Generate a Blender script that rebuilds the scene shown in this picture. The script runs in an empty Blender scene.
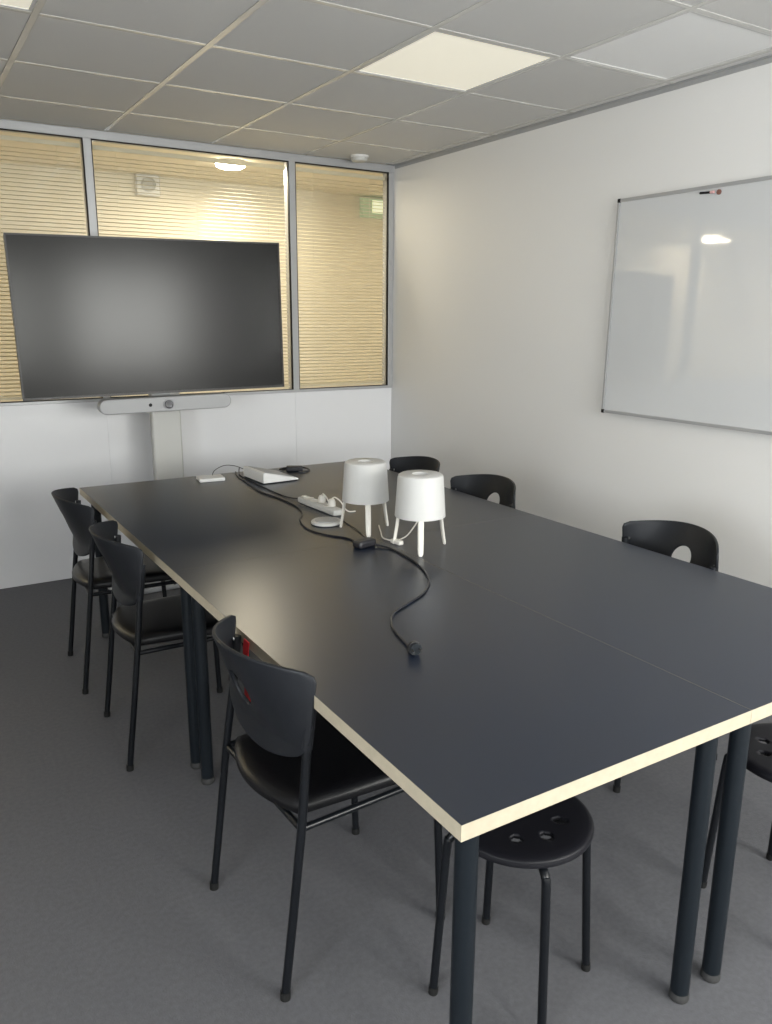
import bpy, bmesh, math, random
from mathutils import Vector, Matrix
random.seed(7)
PI = math.pi
C = bpy.context.scene.collection

# ------------------------------------------------------------------ materials
def mat(name, col, rough=0.5, metal=0.0, spec=0.5, bump=None, mottle=None, emis=None, coat=0.0):
    m = bpy.data.materials.new(name); m.use_nodes = True
    nt = m.node_tree; b = nt.nodes['Principled BSDF']
    b.inputs['Base Color'].default_value = (*col, 1)
    b.inputs['Roughness'].default_value = rough
    b.inputs['Metallic'].default_value = metal
    b.inputs['Specular IOR Level'].default_value = spec
    b.inputs['Coat Weight'].default_value = coat
    tc = nt.nodes.new('ShaderNodeTexCoord')
    if mottle:                                   # (scale, amount)
        n = nt.nodes.new('ShaderNodeTexNoise'); n.inputs['Scale'].default_value = mottle[0]
        n.inputs['Detail'].default_value = 5
        nt.links.new(tc.outputs['Object'], n.inputs['Vector'])
        r = nt.nodes.new('ShaderNodeValToRGB')
        a = mottle[1]
        r.color_ramp.elements[0].position = .3; r.color_ramp.elements[1].position = .7
        r.color_ramp.elements[0].color = (*[c*(1-a) for c in col], 1)
        r.color_ramp.elements[1].color = (*[min(1, c*(1+a)) for c in col], 1)
        nt.links.new(n.outputs['Fac'], r.inputs['Fac'])
        nt.links.new(r.outputs['Color'], b.inputs['Base Color'])
    if bump:                                     # (scale, strength)
        n2 = nt.nodes.new('ShaderNodeTexNoise'); n2.inputs['Scale'].default_value = bump[0]
        n2.inputs['Detail'].default_value = 3
        nt.links.new(tc.outputs['Object'], n2.inputs['Vector'])
        bp = nt.nodes.new('ShaderNodeBump'); bp.inputs['Strength'].default_value = bump[1]
        bp.inputs['Distance'].default_value = .002
        nt.links.new(n2.outputs['Fac'], bp.inputs['Height'])
        nt.links.new(bp.outputs['Normal'], b.inputs['Normal'])
    if emis:
        b.inputs['Emission Color'].default_value = (*emis[0], 1)
        b.inputs['Emission Strength'].default_value = emis[1]
    return m

M = {}
M['wall'] = mat('wall_paint', (.755, .75, .74), .55, bump=(90, .25))
M['panel'] = mat('partition_panel', (.75, .755, .775), .20, spec=.45)
M['tile'] = mat('ceiling_tile', (.58, .575, .565), .9, bump=(260, .5))
M['tbar'] = mat('ceiling_bar', (.58, .57, .55), .24)
M['gap'] = mat('ceiling_gap', (.25, .25, .25), .9)
M['carpet'] = mat('floor_covering', (.114, .115, .125), .6, spec=.3, bump=(220, .5), mottle=(70, .10))
M['alu'] = mat('brushed_aluminium', (.40, .405, .415), .42, metal=.3)
M['gasket'] = mat('black_gasket', (.012, .012, .012), .6, spec=.25)
M['top'] = mat('navy_laminate', (.006, .011, .025), .32, spec=.85, bump=(500, .03))
M['edge'] = mat('pale_edge_band', (.42, .37, .28), .5, mottle=(60, .05))
M['legm'] = mat('black_blue_metal', (.005, .008, .0115), .45, spec=.3)
M['glide'] = mat('grey_glide', (.035, .035, .035), .6)
M['plastic'] = mat('charcoal_plastic', (.011, .0125, .016), .45, spec=.3, bump=(300, .1))
M['leather'] = mat('black_leatherette', (.004, .004, .005), .36, spec=.3, bump=(220, .2))
M['blackm'] = mat('black_metal', (.004, .005, .007), .33, spec=.35)
M['screw'] = mat('steel_screw', (.7, .7, .7), .3, metal=.9)
M['stool'] = mat('black_stool_plastic', (.007, .007, .010), .5, spec=.25)
M['bezel'] = mat('screen_bezel', (.012, .012, .013), .4)
M['lgrey'] = mat('light_grey_plastic', (.36, .365, .375), .45)
M['lens'] = mat('camera_lens', (.02, .02, .03), .12)
M['white'] = mat('white_plastic', (.72, .72, .71), .38)
M['whitew'] = mat('warm_white_plastic', (.66, .64, .59), .45)
M['dimwhite'] = mat('dull_white_plastic', (.52, .52, .50), .45)
M['cable'] = mat('black_cable', (.014, .014, .018), .4)
M['red'] = mat('red_strap', (.8, .03, .04), .6)
M['board'] = mat('whiteboard_enamel', (.60, .61, .62), .04, spec=.5, coat=.25)
M['board'].node_tree.nodes['Principled BSDF'].inputs['Coat Roughness'].default_value = .03
M['pink'] = mat('pink_cap', (.75, .45, .45), .5)
M['brown'] = mat('brown_magnet', (.18, .08, .06), .5)
M['cwall'] = mat('corridor_wall', (.80, .75, .64), .7)
M['cfloor'] = mat('corridor_floor', (.42, .38, .32), .5)
def slat_mat():
    m = bpy.data.materials.new('blind_slat'); m.use_nodes = True
    nt = m.node_tree; b = nt.nodes['Principled BSDF']; out = nt.nodes['Material Output']
    b.inputs['Base Color'].default_value = (.84, .80, .68, 1); b.inputs['Roughness'].default_value = .5
    t = nt.nodes.new('ShaderNodeBsdfTranslucent'); t.inputs['Color'].default_value = (.86, .81, .68, 1)
    x = nt.nodes.new('ShaderNodeMixShader'); x.inputs[0].default_value = .5
    nt.links.new(b.outputs[0], x.inputs[1]); nt.links.new(t.outputs[0], x.inputs[2])
    nt.links.new(x.outputs[0], out.inputs['Surface'])
    return m
M['slat'] = slat_mat()
M['diff_on'] = mat('diffuser_lit', (.80, .78, .70), .5, emis=((1, .93, .74), .40))
M['diff_off'] = mat('diffuser_unlit', (.78, .78, .78), .45)
M['clamp'] = mat('corridor_lamp', (.9, .85, .7), .5, emis=((1, .88, .66), 30))
M['sign'] = mat('sign_green', (.45, .55, .40), .5, emis=((.5, .6, .4), .2))
M['signw'] = mat('sign_white', (.8, .85, .7), .5, emis=((.9, .95, .65), .6))
M['grass'] = mat('outdoor_ground', (.30, .30, .28), .9)
M['curtain'] = mat('window_frame_white', (.7, .7, .7), .4)

# flat television panel: blurred reflection
M['screen'] = mat('television_panel', (.012, .012, .012), .20, spec=.21)

# cloth-like translucent lamp shade
def shade_mat():
    m = bpy.data.materials.new('lamp_shade_white'); m.use_nodes = True
    nt = m.node_tree; b = nt.nodes['Principled BSDF']; out = nt.nodes['Material Output']
    b.inputs['Base Color'].default_value = (.70, .70, .69, 1); b.inputs['Roughness'].default_value = .5
    t = nt.nodes.new('ShaderNodeBsdfTranslucent'); t.inputs['Color'].default_value = (.70, .70, .68, 1)
    x = nt.nodes.new('ShaderNodeMixShader'); x.inputs[0].default_value = .3
    nt.links.new(b.outputs[0], x.inputs[1]); nt.links.new(t.outputs[0], x.inputs[2])
    nt.links.new(x.outputs[0], out.inputs['Surface'])
    return m
M['shade'] = shade_mat()

def glass_mat():
    m = bpy.data.materials.new('clear_glass'); m.use_nodes = True
    nt = m.node_tree; nt.nodes.remove(nt.nodes['Principled BSDF']); out = nt.nodes['Material Output']
    t = nt.nodes.new('ShaderNodeBsdfTransparent'); t.inputs['Color'].default_value = (.97, .98, .97, 1)
    g = nt.nodes.new('ShaderNodeBsdfGlossy'); g.inputs['Roughness'].default_value = 0.01
    f = nt.nodes.new('ShaderNodeFresnel'); f.inputs['IOR'].default_value = 1.5
    x = nt.nodes.new('ShaderNodeMixShader')
    ge = nt.nodes.new('ShaderNodeNewGeometry'); mm = nt.nodes.new('ShaderNodeMath'); mm.operation = 'SUBTRACT'
    mm.inputs[0].default_value = 1; m2 = nt.nodes.new('ShaderNodeMath'); m2.operation = 'MULTIPLY'
    nt.links.new(ge.outputs['Backfacing'], mm.inputs[1])          # reflect once, on the outer faces of the pane
    nt.links.new(mm.outputs[0], m2.inputs[0]); nt.links.new(f.outputs[0], m2.inputs[1])
    nt.links.new(m2.outputs[0], x.inputs[0]); nt.links.new(t.outputs[0], x.inputs[1])
    nt.links.new(g.outputs[0], x.inputs[2]); nt.links.new(x.outputs[0], out.inputs['Surface'])
    return m
M['glass'] = glass_mat()

# ------------------------------------------------------------------ helpers
def obj(name, bm, m, parent=None, smooth=True, bevel=0, seg=2):
    me = bpy.data.meshes.new(name)
    bmesh.ops.recalc_face_normals(bm, faces=bm.faces)
    bm.to_mesh(me); bm.free()
    if not isinstance(m, (list, tuple)): m = [m]
    for k in m: me.materials.append(k)
    if smooth:
        me.shade_smooth()
        me.set_sharp_from_angle(angle=math.radians(38))
    o = bpy.data.objects.new(name, me); C.objects.link(o)
    if parent: o.parent = parent
    if bevel:
        md = o.modifiers.new('bevel', 'BEVEL'); md.width = bevel; md.segments = seg
        md.limit_method = 'ANGLE'; md.angle_limit = math.radians(40)
    return o

def tag(o, label, cat, group=None):
    o['label'] = label; o['category'] = cat
    if group: o['group'] = group
    return o

def thing(name, label, cat, loc=(0, 0, 0), rz=0, group=None):
    o = bpy.data.objects.new(name, None); C.objects.link(o)
    o.empty_display_size = .05
    o.location = loc; o.rotation_euler = (0, 0, rz)
    return tag(o, label, cat, group)

def struct(name, bm, m, parent=None, **k):
    o = obj(name, bm, m, parent, **k)
    if parent is None: o['kind'] = 'structure'
    return o

def box(bm, x0, x1, y0, y1, z0, z1, mi=0):
    vs = [bm.verts.new(p) for p in ((x0,y0,z0),(x1,y0,z0),(x1,y1,z0),(x0,y1,z0),(x0,y0,z1),(x1,y0,z1),(x1,y1,z1),(x0,y1,z1))]
    for f in ((0,3,2,1),(4,5,6,7),(0,1,5,4),(1,2,6,5),(2,3,7,6),(3,0,4,7)):
        fc = bm.faces.new([vs[i] for i in f]); fc.material_index = mi
    return vs

def bx(*a):
    bm = bmesh.new(); box(bm, *a); return bm

def smooth_path(pts, n=8):
    pts = [Vector(p) for p in pts]
    if len(pts) < 3: return pts
    out = []
    for i in range(len(pts)-1):
        p0 = pts[max(i-1, 0)]; p1 = pts[i]; p2 = pts[i+1]; p3 = pts[min(i+2, len(pts)-1)]
        for k in range(n):
            t = k/n
            out.append(.5*((2*p1)+(-p0+p2)*t+(2*p0-5*p1+4*p2-p3)*t*t+(-p0+3*p1-3*p2+p3)*t**3))
    out.append(pts[-1]); return out

def tube(bm, pts, r, n=12, mi=0, caps=True):
    pts = [Vector(p) for p in pts]
    if not isinstance(r, (list, tuple)): r = [r]*len(pts)
    t0 = (pts[1]-pts[0]).normalized()
    up = Vector((0, 0, 1)) if abs(t0.z) < .9 else Vector((1, 0, 0))
    nx = t0.cross(up).normalized()
    rings = []
    for i, p in enumerate(pts):
        a = pts[max(i-1, 0)]; b = pts[min(i+1, len(pts)-1)]
        t = (b-a).normalized()
        nx = (nx-t*nx.dot(t)).normalized(); ny = t.cross(nx)
        rings.append([bm.verts.new(p+(nx*math.cos(2*PI*k/n)+ny*math.sin(2*PI*k/n))*r[i]) for k in range(n)])
    for a, b in zip(rings, rings[1:]):
        for k in range(n):
            f = bm.faces.new((a[k], a[(k+1) % n], b[(k+1) % n], b[k])); f.material_index = mi
    if caps:
        f = bm.faces.new(rings[0][::-1]); f.material_index = mi
        f = bm.faces.new(rings[-1]); f.material_index = mi

def tb(pts, r, n=12):
    bm = bmesh.new(); tube(bm, pts, r, n); return bm

def lathe(bm, prof, n=32, loc=(0, 0, 0), mi=0, close=False):
    """prof: (radius, z) pairs"""
    lx, ly, lz = loc; rings = []
    for r, z in prof:
        if r < 1e-6: rings.append([bm.verts.new((lx, ly, lz+z))])
        else: rings.append([bm.verts.new((lx+r*math.cos(2*PI*k/n), ly+r*math.sin(2*PI*k/n), lz+z)) for k in range(n)])
    pairs = list(zip(rings, rings[1:]))
    if close: pairs.append((rings[-1], rings[0]))
    for a, b in pairs:
        for k in range(n):
            k2 = (k+1) % n
            if len(a) == 1: f = bm.faces.new((a[0], b[k2], b[k]))
            elif len(b) == 1: f = bm.faces.new((a[k], a[k2], b[0]))
            else: f = bm.faces.new((a[k], a[k2], b[k2], b[k]))
            f.material_index = mi

def lt(prof, n=32, loc=(0, 0, 0)):
    bm = bmesh.new(); lathe(bm, prof, n, loc); return bm

def dup(root, loc, rz, label=None, group=None):
    r = root.copy(); C.objects.link(r); r.location = loc; r.rotation_euler = (0, 0, rz)
    if label: r['label'] = label
    if group: r['group'] = group
    for ch in list(root.children):
        c = ch.copy(); C.objects.link(c); c.parent = r
        for g in ch.children:
            d = g.copy(); C.objects.link(d); d.parent = c
    return r

# ------------------------------------------------------------------ room
XW, YW, ZC = 3.02, 4.85, 2.506        # right wall, glazed partition, ceiling
XL, YR = -1.75, -1.55                 # left wall, rear wall
YC = 6.15                             # far side of the corridor
struct('floor', bx(XL-.1, XW+.1, YR-.1, YW+.06, -.05, 0), M['carpet'], smooth=False)
struct('wall_right', bx(XW, XW+.12, YR-.1, YW+.06, 0, ZC+.06), M['wall'], smooth=False)
WL = (-1.42, .30)                       # unseen left wall window, added to light the right wall (y range)
bm = bmesh.new()
box(bm, XL-.12, XL, YR-.1, WL[0], 0, ZC+.06); box(bm, XL-.12, XL, WL[1], YW+.06, 0, ZC+.06)
box(bm, XL-.12, XL, WL[0], WL[1], 0, .85); box(bm, XL-.12, XL, WL[0], WL[1], 2.12, ZC+.06)
struct('wall_left', bm, M['wall'], smooth=False)
bm = bmesh.new()
box(bm, XL-.09, XL-.03, WL[0], WL[0]+.05, .85, 2.12); box(bm, XL-.09, XL-.03, WL[1]-.05, WL[1], .85, 2.12)
box(bm, XL-.09, XL-.03, WL[0]+.05, WL[1]-.05, .85, .90); box(bm, XL-.09, XL-.03, WL[0]+.05, WL[1]-.05, 2.07, 2.12)
box(bm, XL-.09, XL-.03, -.585, -.535, .90, 2.07)
o = struct('window_7', bm, M['curtain'], smooth=False)  # frame of the added window, out of view beside the camera
obj('pane', bx(XL-.065, XL-.06, WL[0]+.05, WL[1]-.05, .90, 2.07), M['glass'], o, smooth=False)
# rear wall (behind the camera) with two window openings
WA = (1.50, 2.93); WB = (.50, 1.12); WZ = (.85, 2.12)
bm = bmesh.new()
box(bm, XL, WB[0], YR-.15, YR, 0, ZC+.06); box(bm, WB[1], WA[0], YR-.15, YR, 0, ZC+.06)
box(bm, WA[1], XW, YR-.15, YR, 0, ZC+.06)
for w in (WA, WB):
    box(bm, w[0], w[1], YR-.15, YR, 0, WZ[0]); box(bm, w[0], w[1], YR-.15, YR, WZ[1], ZC+.06)
struct('wall_rear', bm, M['wall'], smooth=False)
for i, w in enumerate((WA, WB)):
    bm = bmesh.new(); f = .05
    box(bm, w[0], w[0]+f, YR-.1, YR-.04, *WZ); box(bm, w[1]-f, w[1], YR-.1, YR-.04, *WZ)
    box(bm, w[0]+f, w[1]-f, YR-.1, YR-.04, WZ[0], WZ[0]+f); box(bm, w[0]+f, w[1]-f, YR-.1, YR-.04, WZ[1]-f, WZ[1])
    mx = (w[0]+w[1])/2; box(bm, mx-.025, mx+.025, YR-.1, YR-.04, WZ[0]+f, WZ[1]-f)
    o = struct('window_%d' % (i+4), bm, M['curtain'], smooth=False)
    obj('pane', bx(w[0]+f, w[1]-f, YR-.075, YR-.07, WZ[0]+f, WZ[1]-f), M['glass'], o, smooth=False)

# ceiling: mineral tiles in a visible grid
P = .6; GX0 = 1.155; GY0 = 3.16
lights = {(GX0+P, GY0-P): 'on', (GX0-2*P, GY0-P): 'on', (GX0+2*P, GY0-2*P): 'off'}
bm = bmesh.new()
box(bm, XL, XW, YR, YW+.05, ZC+.02, ZC+.06, 1)
xs = [GX0+P*i for i in range(-6, 5)]; ys = [GY0+P*i for i in range(-9, 4)]
for x in xs:
    for y in ys:
        x0, x1 = max(x+.013, XL), min(x+P-.013, XW); y0, y1 = max(y+.013, YR), min(y+P-.013, YW-.03)
        if x1-x0 < .02 or y1-y0 < .02: continue
        if any(abs(x-a) < .01 and abs(y-b) < .01 for a, b in lights): continue
        box(bm, x0, x1, y0, y1, ZC+.0005, ZC+.0195, 0)
struct('ceiling', bm, [M['tile'], M['gap']], smooth=False)
bm = bmesh.new()
for x in xs:
    if XL < x < XW-.03: box(bm, x-.012, x+.012, YR, YW-.03, ZC-.0015, ZC+.012)
for y in ys:
    if YR < y < YW-.05:
        xx = [XL]+[x for x in xs if XL < x < XW-.03]+[XW]
        for a, b in zip(xx, xx[1:]): box(bm, a+.0125, b-.0125, y-.012, y+.012, ZC-.001, ZC+.012)
struct('trim_1', bm, M['tbar'], smooth=False)
bm = bmesh.new()                          # perimeter angle along the right wall
box(bm, XW-.016, XW-.0005, YR, YW-.03, ZC-.004, ZC+.001); box(bm, XW-.004, XW-.0005, YR, YW-.03, ZC-.024, ZC-.004)
struct('trim_2', bm, M['alu'], smooth=False)

LL = {'on0': 'square cream glowing ceiling light panel near the whiteboard side',
      'on1': 'cream ceiling light panel cut off by the upper left corner of the photo',
      'off': 'pale unlit ceiling panel close to the wall above the whiteboard'}
k = 0
for (x, y), st in lights.items():
    key = 'off' if st == 'off' else 'on%d' % k
    if st == 'on': k += 1
    t = thing('ceiling_light', LL[key], 'ceiling light', (x+P/2, y+P/2, ZC+.002), 0)
    h = P/2-.0125
    bm = bmesh.new(); w = .012
    box(bm, -h, h, -h, -h+w, -.002, .016); box(bm, -h, h, h-w, h, -.002, .016)
    box(bm, -h, -h+w, -h+w, h-w, -.002, .016); box(bm, h-w, h, -h+w, h-w, -.002, .016)
    obj('light_frame', bm, M['tile'], t, smooth=False)
    obj('diffuser', bx(-h+w, h-w, -h+w, h-w, .001, .014), M['diff_on' if st == 'on' else 'diff_off'], t, smooth=False)

# glazed partition
ZS, ZG = 1.062, 2.461                   # glass bottom, glass top
HW = .021
bm = bmesh.new()
edges = [XL, -.19, 1.056, 2.274, XW]
for i in range(4):
    box(bm, edges[i]+.0015, edges[i+1]-.0015, YW, YW+.06, 0, ZS-.02)
o = struct('wall_back', bm, M['panel'], smooth=False)
bm = bmesh.new()
box(bm, XL, XW, YW-.012, YW+.07, ZG, ZC+.0)
box(bm, XL, XW, YW-.012, YW+.07, ZS-.022, ZS-.004)
for m_ in edges[1:-1]: box(bm, m_-HW, m_+HW, YW-.012, YW+.07, ZS-.004, ZG)
box(bm, XW-.038, XW, YW-.012, YW+.07, ZS-.004, ZG)
struct('trim_3', bm, M['alu'], smooth=False, bevel=.002)
bm = bmesh.new()                          # slim cover strips over the joints of the lower panels
for m_ in edges[1:-1]: box(bm, m_-.006, m_+.006, YW-.003, YW+.001, .0, ZS-.022)
struct('trim_4', bm, M['panel'], smooth=False)

cn = ['leftmost', 'left', 'middle', 'right']
for i in range(4):
    a = edges[i]+(HW if i else 0); b = edges[i+1]-(HW if i < 3 else .038)
    bm = bmesh.new(); g = .005
    box(bm, a, a+g, YW-.009, YW+.010, ZS-.004, ZG); box(bm, b-g, b, YW-.009, YW+.010, ZS-.004, ZG)
    box(bm, a+g, b-g, YW-.009, YW+.010, ZS-.004, ZS-.004+g*.8); box(bm, a+g, b-g, YW-.009, YW+.010, ZG-g, ZG)
    w = struct('window_%d' % i if i else 'window_6', bm, M['gasket'], smooth=False)
    obj('pane', bx(a+g, b-g, YW+.002, YW+.008, ZS+.003, ZG-g), M['glass'], w, smooth=False)
    # venetian blind between window and corridor
    if i == 0: lab = 'cream venetian blind in the pane left of the television side, outside the photo'
    if i == 1: lab = 'cream venetian blind behind the left glass pane, above the television\'s left end'
    if i == 2: lab = 'cream venetian blind behind the middle glass pane, mostly above the television'
    if i == 3: lab = 'cream venetian blind in the narrow right glass pane beside the room corner'
    t = thing('venetian_blind', lab, 'blind', ((a+b)/2, YW+.032, ZS+.008), 0)
    hw = (b-a)/2-.014; H = ZG-ZS-.03
    bm = bmesh.new(); p = .0215; n = int((H-.05)/p); ang = math.radians(17); d = .0115
    for q in range(n):
        z = .022+p*q
        ps = []
        for s_ in (-1, 0, 1):
            yy = s_*d*math.cos(ang); zz = z+s_*d*math.sin(ang)+(.0016 if s_ == 0 else 0)
            ps.append((yy, zz))
        rows = []
        for xx in (-hw, hw):
            rows.append([bm.verts.new((xx, yy, zz)) for yy, zz in ps]+[bm.verts.new((xx, yy, zz-.0006)) for yy, zz in reversed(ps)])
        L = 6
        for e in range(L): bm.faces.new((rows[0][e], rows[0][(e+1) % L], rows[1][(e+1) % L], rows[1][e]))
        bm.faces.new(rows[0]); bm.faces.new(rows[1][::-1])
    obj('slats', bm, M['slat'], t, smooth=False)
    obj('head_rail', bx(-hw, hw, -.012, .012, H-.026, H-.004), M['slat'], t, smooth=False)
    obj('bottom_rail', bx(-hw, hw, -.011, .011, 0, .012), M['slat'], t, smooth=False)
    bm = bmesh.new()
    for xx in (-hw+.12, hw-.12) + ((0,) if hw > .4 else ()): 
        tube(bm, [(xx, -.0135, .01), (xx, -.0135, H-.02)], .0011, 6)
    obj('cord', bm, M['slat'], t)

# corridor beyond the glass
struct('wall_corridor', bx(-4.2, 6.6, YC, YC+.1, 0, ZC+.06), M['cwall'], smooth=False)
bm = bmesh.new(); box(bm, -4.3, -4.2, YW+.12, YC+.1, 0, ZC+.06); box(bm, 6.6, 6.7, YW+.12, YC+.1, 0, ZC+.06)
box(bm, XW+.12, 6.7, YW+.02, YW+.12, 0, ZC+.06); box(bm, -4.3, XL-.12, YW+.02, YW+.12, 0, ZC+.06)
struct('wall_corridor_end', bm, M['cwall'], smooth=False)
struct('floor_corridor', bx(-4.2, 6.6, YW+.06, YC, -.05, 0), M['cfloor'], smooth=False)
struct('ceiling_corridor', bx(-4.2, 6.6, YW+.071, YC, ZC, ZC+.06), M['cwall'], smooth=False)

def corridor_lamp(x, label, y=5.30):
    t = thing('corridor_lamp', label, 'ceiling lamp', (x, y, ZC), 0)
    obj('lamp_base', lt([(0, 0), (.10, 0), (.10, -.015), (0, -.015)]), M['white'], t)
    obj('diffuser', lt([(.096, -.0155), (.094, -.030), (.075, -.042), (.04, -.048), (0, -.05)]), M['clamp'], t)
    return t
corridor_lamp(2.05, 'bright round ceiling lamp in the corridor, glowing through the middle glass pane')
corridor_lamp(-1.52, 'round ceiling lamp further along the corridor, seen only as a reflection on the whiteboard', 5.76)

t = thing('wall_sounder', 'square white alarm box with round grille, high on the corridor wall behind the middle pane', 'alarm', (1.735, YC, 2.44))
obj('housing', bx(-.085, .085, -.05, 0, -.075, .068), M['white'], t, bevel=.008)
bm = lt([(.05, 0), (.05, .012), (.038, .016), (.038, .006), (0, .006)])
bmesh.ops.rotate(bm, verts=bm.verts, cent=(0, 0, 0), matrix=Matrix.Rotation(PI/2, 3, 'X'))
bmesh.ops.translate(bm, verts=bm.verts, vec=(0, -.0505, 0))
obj('grille', bm, M['dimwhite'], t)
t = thing('exit_sign', 'small glowing green and white sign box high on the corridor wall behind the right pane', 'sign', (3.62, YC, 2.42))
obj('housing', bx(-.12, .12, -.06, 0, -.085, .07), M['sign'], t, bevel=.006)
obj('lit_face', bx(-.03, .105, -.064, -.0605, -.05, .05), M['signw'], t)

# smoke detector
t = thing('smoke_detector', 'small round white smoke detector on the ceiling near the far right corner', 'smoke detector', (2.665, 4.68, ZC+.002))
obj('base', lt([(0, 0), (.058, 0), (.058, -.012), (0, -.012)]), M['white'], t)
obj('sensor_head', lt([(.052, -.0125), (.052, -.026), (.046, -.034), (.02, -.038), (0, -.038)]), M['dimwhite'], t)

# ------------------------------------------------------------------ whiteboard
wy0, wy1, wz0, wz1 = .86, 2.824, 1.074, 2.068
t = thing('whiteboard', 'large glossy whiteboard in a thin aluminium frame on the right wall', 'whiteboard', (XW-.014, (wy0+wy1)/2, wz0))
t.rotation_euler = (0, math.radians(.75), 0)
hy = (wy1-wy0)/2; H = wz1-wz0
obj('writing_surface', bx(-.014, -.004, -hy+.012, hy-.012, .012, H-.012), M['board'], t, smooth=False)
bm = bmesh.new()
box(bm, -.020, -.001, -hy+.014, hy-.014, 0, .014); box(bm, -.020, -.001, -hy+.014, hy-.014, H-.014, H)
box(bm, -.020, -.001, -hy, -hy+.010, .014, H-.014); box(bm, -.020, -.001, hy-.010, hy, .014, H-.014)
obj('board_frame', bm, M['alu'], t, smooth=False)
for sy in (-1, 1):
    for zz in (0, H):
        a, b = sorted((sy*hy, sy*(hy-.016))); c, d = (zz-.002, zz+.016) if zz == 0 else (zz-.016, zz+.002)
        obj('corner_cap', bx(-.022, -.0005, a-.001, b+.001, c, d), M['gasket'], t, bevel=.003)
t = thing('board_marker', 'small dark marker with a pink cap clipped near the whiteboard\'s top edge', 'marker', (XW-.0235, 2.335, 2.040))
t.scale = (.75, .75, .75)
obj('marker_body', tb([(0, -.028, -.0015), (0, .040, 0.0015)], [.0065, .0065], 12), M['gasket'], t)
obj('marker_cap', tb([(0, -.052, -.0025), (0, -.0285, -.0015)], .0074, 12), M['pink'], t)
o = obj('board_magnet', lt([(0, 0), (.013, 0), (.013, .007), (.010, .010), (0, .010)], 24), M['brown'])
o.rotation_euler = (0, -PI/2, 0); o.location = (XW-.0165, 2.276, 2.036); o.scale = (.8, .8, .8)
tag(o, 'small round brown magnet beside the marker on the whiteboard', 'magnet')

# ------------------------------------------------------------------ television on its stand
TVX, TVY, TVZ = 1.276, 4.45, 1.518; yaw = math.radians(-2.0)
t = thing('television', 'large black flat television on a white column in front of the glass partition', 'television', (TVX-.004, TVY, TVZ), yaw)
t.rotation_euler = (0, math.radians(-.75), yaw)
w2, h2 = .7185, .409; z0, z1 = -h2, h2
bm = bmesh.new(); fb = .008
box(bm, -w2, w2, .004, .045, z0, z1)
obj('back_housing', bm, M['bezel'], t, bevel=.01)
bm = bmesh.new()
box(bm, -w2, w2, -.008, .0035, z0, z0+.012); box(bm, -w2, w2, -.008, .0035, z1-fb, z1)
box(bm, -w2, -w2+fb, -.008, .0035, z0+.012, z1-fb); box(bm, w2-fb, w2, -.008, .0035, z0+.012, z1-fb)
obj('bezel', bm, M['bezel'], t, smooth=False)
obj('screen', bx(-w2+fb, w2-fb, -.004, .003, z0+.012, z1-fb), M['screen'], t, smooth=False)
t2 = thing('television_stand', 'white floor stand with one flat column behind the television', 'stand', (TVX+.035, TVY+.105, 0), 0)
obj('column', bx(-.085, .085, -.025, .03, .03, 1.5), M['dimwhite'], t2, bevel=.012)
obj('base_plate', bx(-.40, .40, -.22, .22, 0, .03), M['lgrey'], t2, bevel=.01)
obj('mounting_plate', bx(-.30, .30, -.036, -.0255, 1.30, 1.70), M['blackm'], t2, bevel=.003)
# conference bar under the screen
t = thing('video_bar', 'long light grey video conference bar with a camera lens below the television', 'video bar', (1.275, 4.405, 1.058), yaw)
t.rotation_euler = (0, math.radians(-.75), yaw)
bm = bmesh.new(); hw, hh = .36, .040
prof = []
n = 10
for k in range(n+1): prof.append((-hw+hh-hh*math.sin(PI*k/n), hh*math.cos(PI*k/n)))
for k in range(n+1): prof.append((hw-hh+hh*math.sin(PI*k/n), -hh*math.cos(PI*k/n)))
f_ = [bm.verts.new((x, -.045, z)) for x, z in prof]; b_ = [bm.verts.new((x, .03, z)) for x, z in prof]
bm.faces.new(f_); bm.faces.new(b_[::-1]); L = len(prof)
for k in range(L): bm.faces.new((f_[k], f_[(k+1) % L], b_[(k+1) % L], b_[k]))
obj('bar_body', bm, M['lgrey'], t, bevel=.006, seg=3)
def disc_y(r0, depth, y, x, z=0, n=28):
    bm = lt([(0, 0), (r0, 0), (r0, depth), (r0*.85, depth+.003), (0, depth+.003)], n)
    bmesh.ops.rotate(bm, verts=bm.verts, cent=(0, 0, 0), matrix=Matrix.Rotation(PI/2, 3, 'X'))
    bmesh.ops.translate(bm, verts=bm.verts, vec=(x, y, z)); return bm
obj('camera_ring', disc_y(.029, .006, -.0455, .002), M['lgrey'], t)
o = obj('camera_lens', disc_y(.023, .004, -.0545, .002), M['lens'], t)
obj('sensor', disc_y(.009, .002, -.0455, -.095), M['gasket'], t)
def mount_bm():
    b = bmesh.new(); box(b, -.05, .05, .0305, .096, -.012, -.004); box(b, -.05, .05, .096, .103, -.012, .13); return b
obj('mount_arm', mount_bm(), M['lgrey'], t, smooth=False)

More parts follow.
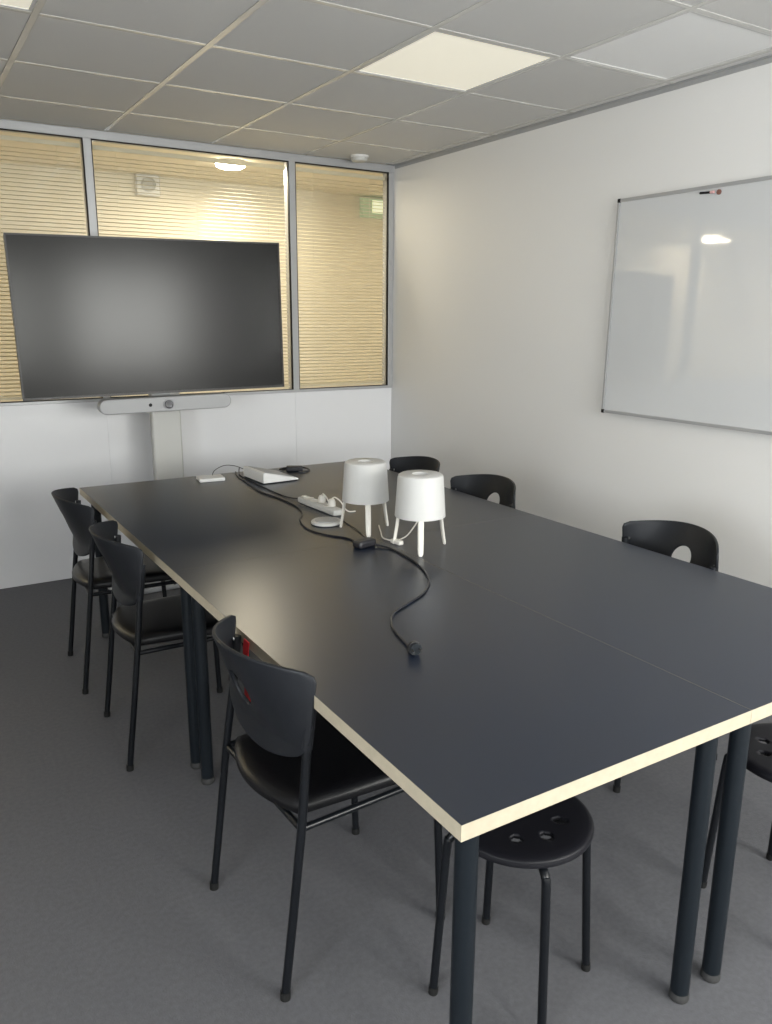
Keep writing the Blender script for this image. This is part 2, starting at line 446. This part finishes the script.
# ------------------------------------------------------------------ tables
TX0, TXS, TX1 = .690, 1.440, 2.190
TY0, TYC, TY1 = .888, 2.412, 3.882
HT = .740; TT = .031
def table(cx, cy, wx, wy, label, seamless=0):
    t = thing('table', label, 'table', (cx, cy, 0), 0, 'tables pushed together in the middle of the room')
    a, b = wx/2-.0006, wy/2-.0006; e = .0004
    bm = bx(-a+e, a-e, -b+e, b-e, HT-TT, HT)
    obj('tabletop', bm, M['top'], t, smooth=False)
    bm = bmesh.new()
    box(bm, -a, a, -b, -b+e, HT-TT, HT-.0004); box(bm, -a, a, b-e, b, HT-TT, HT-.0004)
    box(bm, -a, -a+e, -b+e, b-e, HT-TT, HT-.0004); box(bm, a-e, a, -b+e, b-e, HT-TT, HT-.0004)
    obj('edge_band', bm, M['edge'], t, smooth=False)
    for sx in (-1, 1):
        for sy in (-1, 1):
            lx, ly = sx*(a-.056), sy*(b-.056)
            lg = obj('leg', lt([(0, HT-TT-.0005), (.021, HT-TT-.0005), (.021, .022), (0, .022)], 28, (lx, ly, 0)), M['legm'], t)
            obj('foot', lt([(0, .0215), (.0205, .0215), (.0225, .012), (.0225, .004), (.020, 0), (0, 0)], 28, (lx, ly, 0)), M['glide'], lg)
            obj('mounting_plate', bx(lx-.04, lx+.04, ly-.04, ly+.04, HT-TT-.006, HT-TT-.0003), M['legm'], lg, smooth=False)
    return t
table((TX0+TXS)/2, (TY0+TYC)/2, TXS-TX0, TYC-TY0, 'dark navy table with pale edge, nearest the camera on the left side')
table((TXS+TX1)/2, (TY0+TYC)/2, TX1-TXS, TYC-TY0, 'dark navy table with pale edge, near right, running out of the photo under the whiteboard')
table((TX0+TXS)/2, (TYC+TY1)/2, TXS-TX0, TY1-TYC, 'dark navy table at the far left, holding the white devices in front of the television')
table((TXS+TX1)/2, (TYC+TY1)/2, TX1-TXS, TY1-TYC, 'dark navy table at the far right, beside the chairs in the room corner')

# ------------------------------------------------------------------ chairs
def shell(B=.0):
    S = .219
    def zt(s):
        z = .811-.026*(s/S)**2; r = .018
        if abs(s) > S-r: z -= r-math.sqrt(max(0, r*r-(abs(s)-(S-r))**2))
        return z
    def zb(s):
        z = .548+.052*abs(s/S)**2.2; r = .035
        if abs(s) > S-r: z += r-math.sqrt(max(0, r*r-(abs(s)-(S-r))**2))
        return z
    hc = (0, .690); hr = .044
    def inside(s, z): return abs(s) < S and zb(s) < z < zt(s)
    N = 96; K = 12; bm = bmesh.new(); rings = []
    angs = [2*PI*k/N for k in range(N)]
    outr = []
    for a in angs:
        lo, hi = 0, .4
        for _ in range(40):
            m_ = (lo+hi)/2
            if inside(hc[0]+m_*math.cos(a), hc[1]+m_*math.sin(a)): lo = m_
            else: hi = m_
        outr.append(lo)
    def to3(s, z):
        bulge = max(.030, min(.140, .062+(z-.67)*.50))
        q = 1-abs(s/S)**2.3
        return (.0+.098*(z/.775)-bulge*q-.002, s, z)
    for k in range(K+1):
        t_ = k/K
        rings.append([bm.verts.new(to3(hc[0]+(hr+(o_-hr)*t_)*math.cos(a), hc[1]+(hr+(o_-hr)*t_)*math.sin(a))) for a, o_ in zip(angs, outr)])
    for a, b in zip(rings, rings[1:]):
        for k in range(N): bm.faces.new((a[k], a[(k+1) % N], b[(k+1) % N], b[k]))
    return bm

def post_x(z): return .098*z/.775

def make_chair(name, label, loc, rz, group):
    t = thing(name, label, 'chair', loc, rz, group)
    # seat cushion with a bowed rear edge
    bm = bmesh.new(); pr = []
    W = .208
    for k in range(13):                      # rear edge, bowed backwards
        s = -1+2*k/12; pr.append((.066-.050*(1-s*s), W*s*.88))
    fr = []
    for k in range(13):
        s = 1-2*k/12; fr.append((.445+.018*(1-s*s), W*s))
    pr = pr+fr
    lv = []
    for dz, ins in ((.430, .010), (.434, .002), (.447, 0), (.458, .006), (.465, .022), (.468, .05)):
        ring = []
        cx, cy = .235, 0
        for x, y in pr:
            d = math.hypot(x-cx, y-cy); f = (d-ins)/d
            ring.append(bm.verts.new((cx+(x-cx)*f, cy+(y-cy)*f, dz)))
        lv.append(ring)
    L = len(pr)
    for a, b in zip(lv, lv[1:]):
        for k in range(L): bm.faces.new((a[k], a[(k+1) % L], b[(k+1) % L], b[k]))
    bm.faces.new(lv[0][::-1]); bm.faces.new(lv[-1])
    obj('seat', bm, M['leather'], t)
    o = obj('backrest', shell(), M['plastic'], t)
    md = o.modifiers.new('thickness', 'SOLIDIFY'); md.thickness = .009; md.offset = 0
    md = o.modifiers.new('round', 'BEVEL'); md.width = .003; md.segments = 2; md.limit_method = 'ANGLE'; md.angle_limit = math.radians(50)
    for s in (-1, 1):
        ss = s*.2035
        pts = [(0, s*.218, .006), (post_x(.22), s*.2165, .22), (post_x(.43), s*.2145, .43), (post_x(.6), ss, .6), (post_x(.715), ss, .715)]
        lg = obj('leg', tb(pts, .0105, 14), M['blackm'], t)
        obj('rubber_foot', tb([(0, s*.218, 0), (.001, s*.218, .02)], .0122, 14), M['gasket'], lg)
        zz = [.608, .64, .67, .70, .728]
        obj('sleeve', tb([(post_x(z)-.001, ss+s*.001, z) for z in zz], [.0125, .0128, .013, .013, .0115], 14), M['plastic'], t)
        pf = [(.452, s*.212, .006), (.440, s*.208, .30), (.428, s*.205, .40), (.418, s*.204, .421)]
        lg = obj('leg', tb(smooth_path(pf, 4), .0105, 14), M['blackm'], t)
        obj('rubber_foot', tb([(.4525, s*.2125, 0), (.4517, s*.2122, .02)], .0122, 14), M['gasket'], lg)
        bm = lt([(0, 0), (.005, 0), (.0048, .002), (0, .0028)], 14)
        bmesh.ops.rotate(bm, verts=bm.verts, cent=(0, 0, 0), matrix=Matrix.Rotation(-PI/2, 3, 'Y'))
        bmesh.ops.translate(bm, verts=bm.verts, vec=(post_x(.725)-.0125, s*.196, .725))
        obj('screw', bm, M['screw'], t)
    bm = bmesh.new()
    for s in (-1, 1): tube(bm, [(post_x(.421), s*.212, .4215), (.425, s*.204, .4215)], .0085, 12)
    tube(bm, [(.40, -.203, .417), (.40, .203, .417)], .0085, 12)
    tube(bm, [(post_x(.421)+.002, -.212, .419), (post_x(.421)+.002, .212, .419)], .0085, 12)
    obj('seat_frame', bm, M['blackm'], t)
    return t

G1 = 'black chairs along the table\'s left side'; G2 = 'black chairs along the table\'s right side'
def chair_pose(foot_near, foot_far):
    """feet of the two rear legs of a left side chair (near, far) -> origin, heading"""
    n = Vector(foot_near); f = Vector(foot_far); m_ = (n+f)/2; d = (f-n).normalized()
    return (m_.x, m_.y, 0), math.atan2(d.y, d.x)-PI/2
loc, rz = chair_pose((.603, 1.414), (.588, 1.850))
ch = make_chair('chair', 'black chair nearest the camera on the left, red strap seen through its backrest hole', loc, rz, G1)
loc, rz = chair_pose((.541, 2.564), (.562, 3.000))
dup(ch, loc, rz, 'black chair in the middle of the three along the left side of the tables', G1)
loc, rz = chair_pose((.530, 3.245), (.552, 3.680))
dup(ch, loc, rz, 'black chair at the far left end of the tables, nearest the television', G1)
dup(ch, (2.358, 1.785, 0), PI-.07, 'black chair tucked in below the whiteboard, on the right of the tables', G2)
dup(ch, (2.338, 2.83, 0), PI+.06, 'black chair on the right side, just right of the two table lamps', G2)
dup(ch, (2.34, 3.405, 0), PI, 'black chair in the far right corner, its back showing between the two lamp shades', G2)

# ------------------------------------------------------------------ stools
def make_stool(label, loc, rz):
    t = thing('stool', label, 'stool', loc, rz, 'round black stools')
    R = .163; ZT = .45
    # seat disc with a ring of round holes: polar grid, holes cut as small square-ish openings
    bm = bmesh.new(); rh = .0135; rr = .087; nh = 8
    NA = 192; rad = [0, .03, .055, .066] + [rr+rh*q/3 for q in (-3, -2, -1, 0, 1, 2, 3)] + [.112, .135, .150, .158, R]
    def zt(r):
        return ZT-.004*(1-min(1, r/.12)**2)-(max(0, r-.150)/.013)**2*.007
    rings = []
    for r in rad:
        if r == 0: rings.append([bm.verts.new((0, 0, zt(0)))]); continue
        rings.append([bm.verts.new((r*math.cos(2*PI*k/NA), r*math.sin(2*PI*k/NA), zt(r))) for k in range(NA)])
    for i in range(len(rings)-1):
        a, b = rings[i], rings[i+1]; rm = (rad[i]+rad[i+1])/2
        for k in range(NA):
            th = 2*PI*(k+.5)/NA
            hole = False
            for h in range(nh):
                ta = 2*PI*h/nh+math.radians(20.5)
                d = math.hypot(rm*math.cos(th)-rr*math.cos(ta), rm*math.sin(th)-rr*math.sin(ta))
                if d < rh: hole = True
            if hole: continue
            k2 = (k+1) % NA
            if len(a) == 1: bm.faces.new((a[0], b[k], b[k2]))
            else: bm.faces.new((a[k], b[k], b[k2], a[k2]))
    o = obj('seat', bm, M['stool'], t)
    md = o.modifiers.new('thickness', 'SOLIDIFY'); md.thickness = .010; md.offset = -1
    bm = lt([(R-.001, ZT-.0075), (R+.0005, ZT-.012), (R-.001, ZT-.018), (R-.007, ZT-.018), (R-.008, ZT-.0125)], 96)
    obj('seat_rim', bm, M['stool'], t)
    obj('under_frame', lt([(.115, ZT-.026), (.115, ZT-.017), (.123, ZT-.017), (.123, ZT-.026)], 48), M['blackm'], t)
    for k in range(4):
        a = k*PI/2; c, s = math.cos(a), math.sin(a)
        prof = [(.035, ZT-.031), (.12, ZT-.031), (.146, ZT-.033), (.160, ZT-.044), (.166, ZT-.066), (.178, .20), (.190, .006)]
        pts = smooth_path([(r*c, r*s, z) for r, z in prof], 6)
        lg = obj('leg', tb(pts, .0098, 14), M['blackm'], t)
        obj('rubber_foot', tb([(.1905*c, .1905*s, 0), (.189*c, .189*s, .018)], .0112, 14), M['gasket'], lg)
    return t
st = make_stool('round black stool tucked under the near corner of the tables', (1.082, 1.184, 0), math.radians(-20.5))
dup(st, (1.868, 1.012, 0), math.radians(129), 'round black stool at the right edge of the photo, behind the right table leg', 'round black stools')

# ------------------------------------------------------------------ things on the tables
Z = HT+.0006
def make_lamp(label, loc, rz):
    t = thing('table_lamp', label, 'lamp', loc, rz, 'white table lamps')
    zb_, zt_, rb, rt = .118, .266, .0885, .0775
    bm = lt([(rb, zb_), (rt+.002, zt_-.012), (rt-.001, zt_-.004), (rt-.008, zt_), (.030, zt_), (.028, zt_-.003), (.028, zt_-.016), (.031, zt_-.016), (.032, zt_-.006),
             (rt-.010, zt_-.004), (rt-.004, zt_-.012), (rb-.003, zb_)], 56)
    obj('lamp_shade', bm, M['shade'], t)
    obj('top_cap', lt([(0, zt_-.016), (.0275, zt_-.016), (.0275, zt_-.012), (0, zt_-.011)], 32), M['whitew'], t)
    obj('lamp_holder', lt([(0, .124), (.032, .124), (.032, .130), (.018, .134), (.018, .172), (0, .172)], 28), M['white'], t)
    obj('bulb', lt([(.0, .1722), (.012, .1725), (.014, .185), (.024, .205), (.021, .226), (0, .236)], 24), M['white'], t)
    for k in range(3):
        a = 2*PI*k/3; c, s = math.cos(a), math.sin(a)
        # broad flat leg that leaves the holder, passes the shade's edge and widens to a round foot
        bm = bmesh.new()
        prof = [(.030, .128, .010), (.060, .127, .010), (.079, .121, .0105), (.087, .108, .0105), (.092, .07, .0105), (.099, .03, .010), (.103, .008, .0095), (.104, .0, .006)]
        rings = []
        for i, (r, z, hw_) in enumerate(prof):
            p0 = Vector((prof[max(i-1, 0)][0], prof[max(i-1, 0)][1])); p1 = Vector((prof[min(i+1, 7)][0], prof[min(i+1, 7)][1]))
            d = (p1-p0).normalized(); nrm = Vector((-d.y, d.x)); th = .0045
            ring = []
            for q in range(12):
                u = math.cos(2*PI*q/12)*hw_; w_ = math.sin(2*PI*q/12)*th
                rr_ = r+nrm.x*w_; zz = max(0, z+nrm.y*w_)
                ring.append(bm.verts.new((rr_*c-u*s, rr_*s+u*c, zz)))
            rings.append(ring)
        for A, B in zip(rings, rings[1:]):
            for q in range(12): bm.faces.new((A[q], A[(q+1) % 12], B[(q+1) % 12], B[q]))
        bm.faces.new(rings[0][::-1]); bm.faces.new(rings[-1])
        obj('leg', bm, M['whitew'], t)
    return t
lp = make_lamp('white three-legged table lamp further back, left of its twin', (1.468, 2.538, Z), math.radians(246))
dup(lp, (1.510, 2.232, Z), math.radians(238), 'white three-legged table lamp standing nearer, right of its twin', 'white table lamps')

ZC_ = HT
def cable(name, pts, r, label, cat, m='cable', n=10):
    return tag(obj(name, tb(smooth_path(pts, 8), r, n), M[m]), label, cat)
r = .0034; z = Z+r
t = thing('extension_cord', 'black power cord snaking over the near table, ending in a black plug', 'power cord', (0, 0, 0))
out = [(1.375, 2.342), (1.412, 2.271), (1.407, 2.149), (1.384, 2.035), (1.332, 1.914), (1.257, 1.83), (1.166, 1.777), (1.09, 1.731), (1.04, 1.66), (1.019, 1.593), (1.006, 1.535), (1.000, 1.512)]
obj('wire', tb(smooth_path([(x, y, z+(.004 if i < 1 else 0)) for i, (x, y) in enumerate(out)], 8), r, 12), M['cable'], t)
pb = bmesh.new()
tube(pb, [(1.001, 1.514, Z+.008), (.998, 1.503, Z+.011), (.995, 1.490, Z+.015), (.992, 1.478, Z+.0165)], [.006, .011, .0165, .0165], 18)
obj('plug', pb, M['cable'], t)
pb = bmesh.new()
tube(pb, [(.9915, 1.4765, Z+.0165), (.9905, 1.4725, Z+.0165)], [.015, .0145], 18)
obj('plug_face', pb, M['legm'], t)
pb = bmesh.new()
d_ = Vector((-.3, -1.0, 0)).normalized(); nn = Vector((1, -.3, 0)).normalized()
for s in (-1, 1):
    p0 = Vector((.990, 1.4725, Z+.0165))+nn*.0095*s
    tube(pb, [p0, p0+d_*.017], .0023, 10)
obj('prongs', pb, M['glide'], t)
pb = bmesh.new()
vs = box(pb, -.040, .040, -.022, .022, 0, .026)
bmesh.ops.rotate(pb, verts=pb.verts, cent=(0, 0, 0), matrix=Matrix.Rotation(math.radians(12), 3, 'Z'))
bmesh.ops.translate(pb, verts=pb.verts, vec=(1.352, 2.345, Z))
obj('socket', pb, M['cable'], t, bevel=.008, seg=3)

# power strip with plugs
t = thing('power_strip', 'white multi-socket power strip with plugs in it, left of the table lamps', 'power strip', (1.476, 2.935, Z), math.radians(93))
obj('body', bx(-.155, .155, -.025, .025, 0, .026), M['dimwhite'], t, bevel=.007, seg=3)
for k in range(4):
    obj('socket', lt([(0, .0262), (.019, .0262), (.0195, .028), (.0215, .028), (.0215, .0262)], 24, (-.055+.055*k-.015, 0, 0)), M['whitew'], t)
obj('switch', bx(.125, .145, -.01, .01, .0262, .031), M['whitew'], t, bevel=.002)
t = thing('plug', 'white angled plug pushed into the near end of the power strip', 'plug', (1.485, 2.845, Z+.028), math.radians(100), 'white plugs in the power strip')
obj('body', lt([(0, .001), (.016, .001), (.016, .018), (.011, .030), (0, .032)], 20), M['whitew'], t)
obj('wire', tb(smooth_path([(0, 0, .030), (-.012, -.008, .038), (-.028, -.025, .020), (-.036, -.042, -.012), (-.042, -.060, -.0245), (-.05, -.085, -.0250)], 6), .0028, 8), M['whitew'], t)
dup(t, (1.480, 2.925, Z+.0285), math.radians(60), 'white plug standing in the middle of the power strip', 'white plugs in the power strip')

t = thing('round_charger', 'flat round pale grey puck lying beside the power strip', 'puck', (1.385, 2.700, Z))
obj('base', lt([(0, 0), (.054, 0), (.060, .003), (.060, .010), (.056, .0135), (0, .0135)], 48), M['dimwhite'], t)
obj('top_disc', lt([(0, .0137), (.046, .0137), (.045, .0158), (0, .0165)], 48), M['lgrey'], t)

# black leads
r = .0028
cable('power_lead', [(1.50, 3.89, -.12), (1.50, 3.893, .60), (1.50, 3.894, .735), (1.488, 3.885, Z+.02), (1.476, 3.86, Z+r+.002), (1.448, 3.77, Z+r), (1.440, 3.657, Z+r), (1.436, 3.40, Z+r), (1.444, 3.20, Z+r), (1.474, 3.100, Z+.010)][3:], r,
      'black lead running along the far table from its back edge to the power strip', 'cable')
cable('looped_cable', [(1.462, 3.872, Z+r), (1.425, 3.74, Z+r), (1.412, 3.60, Z+r), (1.385, 3.38, Z+r), (1.402, 3.20, Z+r), (1.405, 3.04, Z+r), (1.375, 2.90, Z+r), (1.310, 2.78, Z+r), (1.281, 2.65, Z+r), (1.300, 2.55, Z+r), (1.345, 2.47, Z+r), (1.357, 2.40, Z+r), (1.357, 2.372, Z+.010)], .0032,
      'black cable looping around the pale round puck to the black socket block', 'cable')
cable('thin_wire', [(1.456, 2.69, Z+.002), (1.449, 2.633, Z+.002), (1.437, 2.545, Z+.002), (1.41, 2.44, Z+.002), (1.392, 2.373, Z+.010)], .002,
      'thin dark wire running under the back table lamp', 'cable')
cable('arched_wire', [(1.293, 3.752, Z+.012), (1.33, 3.82, Z+.030), (1.40, 3.87, Z+.042), (1.46, 3.875, Z+.034), (1.51, 3.862, Z+.012), (1.535, 3.845, Z+.003)], .0018,
      'thin grey wire arching up from the flat white device', 'cable', 'blackm')
t = thing('white_lamp_cord', 'white cord with an inline switch lying between the two table lamps', 'cord', (0, 0, 0))
obj('wire', tb(smooth_path([(1.512, 2.232, Z+.116), (1.512, 2.27, Z+.070), (1.512, 2.315, Z+.026), (1.500, 2.338, Z+.008), (1.488, 2.342, Z+.004), (1.472, 2.342, Z+.006)], 8), .0026, 8), M['whitew'], t)
pb = bmesh.new(); box(pb, -.026, .026, -.011, .011, 0, .016)
bmesh.ops.rotate(pb, verts=pb.verts, cent=(0, 0, 0), matrix=Matrix.Rotation(math.radians(100), 3, 'Z'))
bmesh.ops.translate(pb, verts=pb.verts, vec=(1.468, 2.315, Z))
obj('switch', pb, M['whitew'], t, bevel=.005, seg=3)
obj('wire_end', tb(smooth_path([(1.464, 2.345, Z+.006), (1.462, 2.40, Z+.003), (1.50, 2.48, Z+.003), (1.54, 2.56, Z+.003)], 6), .0026, 8), M['whitew'], t)

# flat white device and the wedge shaped console
t = thing('flat_device', 'small flat white bar-shaped device on the far table\'s left part', 'device', (1.283, 3.745, Z), math.radians(-8))
obj('body', bx(-.062, .062, -.050, .050, 0, .018), M['white'], t, bevel=.004, seg=2)
obj('foot_pad', bx(-.057, .057, -.045, .045, -.0004, .0008), M['gasket'], t, smooth=False)
t = thing('wedge_console', 'white wedge-shaped meeting console with a sloping top at the tables\' far end', 'console', (1.465, 3.512, Z), math.radians(3))
bm = bmesh.new()
prof = [(0, .004), (0, .052), (.010, .056), (.190, .012), (.192, .004)]
a_ = [bm.verts.new((x, 0, z)) for x, z in prof]; b_ = [bm.verts.new((x, .23, z)) for x, z in prof]
bm.faces.new(a_); bm.faces.new(b_[::-1]); L = len(prof)
for k in range(L): bm.faces.new((a_[k], a_[(k+1) % L], b_[(k+1) % L], b_[k]))
obj('body', bm, M['white'], t, bevel=.003)
obj('base', bx(.004, .186, .005, .225, 0, .0038), M['gasket'], t, smooth=False)
sl = math.atan2(.044, .18)
bm = bx(.012, .172, .015, .215, .0, .0015)
bmesh.ops.rotate(bm, verts=bm.verts, cent=(0, 0, 0), matrix=Matrix.Rotation(sl, 3, 'Y'))
bmesh.ops.translate(bm, verts=bm.verts, vec=(.010, 0, .0566))
obj('touch_screen', bm, M['lgrey'], t, smooth=False)
t = thing('black_adapter', 'small black adapter with a folded lead at the far table edge, right of the console', 'adapter', (1.745, 3.755, Z), math.radians(-25))
obj('body', bx(-.045, .04, -.022, .022, 0, .026), M['cable'], t, bevel=.006)
obj('wire', tb(smooth_path([(-.045, .0, .012), (-.08, .02, .006), (-.06, .055, .006), (.0, .060, .008), (.05, .045, .008), (.075, .0, .006), (.06, -.04, .004), (.02, -.05, .004)], 6), .004, 8), M['cable'], t)

# red strap hanging in front of the table's left edge
t = thing('red_strap', 'narrow red strap hanging at the table edge behind the nearest left chair', 'strap', (0, 0, 0))
bm = bmesh.new()
N = 14
pa = [(.6855-.003*math.sin(i/N*PI), 1.785+.006*math.sin(i*.7), .732-.190*i/N) for i in range(N+1)]
rows = []
for i, (x, y, z) in enumerate(pa):
    rows.append([bm.verts.new((x+dx, y+dy, z)) for dx, dy in ((-.0012, -.017), (-.0012, .017), (.0012, .017), (.0012, -.017))])
for A, B in zip(rows, rows[1:]):
    for q in range(4): bm.faces.new((A[q], A[(q+1) % 4], B[(q+1) % 4], B[q]))
bm.faces.new(rows[0][::-1]); bm.faces.new(rows[-1])
obj('webbing', bm, M['red'], t)
obj('buckle', bx(.680, .6845, 1.765, 1.807, .528, .543), M['gasket'], t, bevel=.002)

# ------------------------------------------------------------------ outdoors behind the camera
o = struct('ground_outdoor', bx(-14, 8, -14, YR-.16, -.12, -.07), M['grass'], smooth=False)

# ------------------------------------------------------------------ lights
def area(name, loc, rot, sx, sy, power, col, spread=180):
    l = bpy.data.lights.new(name, 'AREA'); l.shape = 'RECTANGLE'; l.size = sx; l.size_y = sy
    l.energy = power; l.color = col; l.spread = math.radians(spread)
    o = bpy.data.objects.new(name, l); C.objects.link(o); o.location = loc; o.rotation_euler = rot
    return o
# daylight coming in through the two rear windows
area('daylight_window_right', ((WA[0]+WA[1])/2, YR-.16, (WZ[0]+WZ[1])/2), (PI/2, 0, 0), WA[1]-WA[0]-.1, WZ[1]-WZ[0]-.1, 145, (1, .98, .95))
area('daylight_window_left', ((WB[0]+WB[1])/2, YR-.16, (WZ[0]+WZ[1])/2), (PI/2, 0, 0), WB[1]-WB[0]-.1, WZ[1]-WZ[0]-.1, 44, (1, .98, .94))
area('daylight_added_side', (XL-.14, (WL[0]+WL[1])/2, 1.485), (0, -PI/2, 0), 1.15, WL[1]-WL[0]-.1, 118, (.94, .96, 1))  # added side light behind the made-up left window, brightens the right wall
# corridor lamps
for x, LY, pw in ((2.05, 5.30, 26), (-1.52, 5.76, 36), (-3.9, 5.5, 22), (5.1, 5.5, 22)):
    area('corridor_light', (x, LY, ZC-.06), (0, 0, 0), .3, .3, pw, (1, .875, .67))

w = bpy.data.worlds.new('World'); bpy.context.scene.world = w; w.use_nodes = True
bg = w.node_tree.nodes['Background']; bg.inputs[0].default_value = (.75, .82, .92, 1); bg.inputs[1].default_value = .8

# ------------------------------------------------------------------ camera
cam = bpy.data.cameras.new('camera'); co = bpy.data.objects.new('camera', cam); C.objects.link(co)
R_ = Vector((0.8527659538926795, -0.5222665751480027, 0.005277533958581146))
U_ = Vector((0.11993035377091224, 0.2056389209268678, 0.9712514321453621))
F_ = Vector((0.5083374254625487, 0.8276172174883804, -0.23799748568188445))
co.matrix_world = Matrix(((R_.x, U_.x, -F_.x, 0), (R_.y, U_.y, -F_.y, 0), (R_.z, U_.z, -F_.z, 1.52945), (0, 0, 0, 1)))
cam.sensor_fit = 'HORIZONTAL'; cam.sensor_width = 36; cam.lens = 797.503*36/772
cam.clip_start = .02
S_ = bpy.context.scene; S_.camera = co
S_.view_settings.view_transform = 'Standard'; S_.view_settings.look = 'None'
S_.view_settings.gamma = 1; S_.view_settings.exposure = 0
S_.view_settings.use_curve_mapping = False
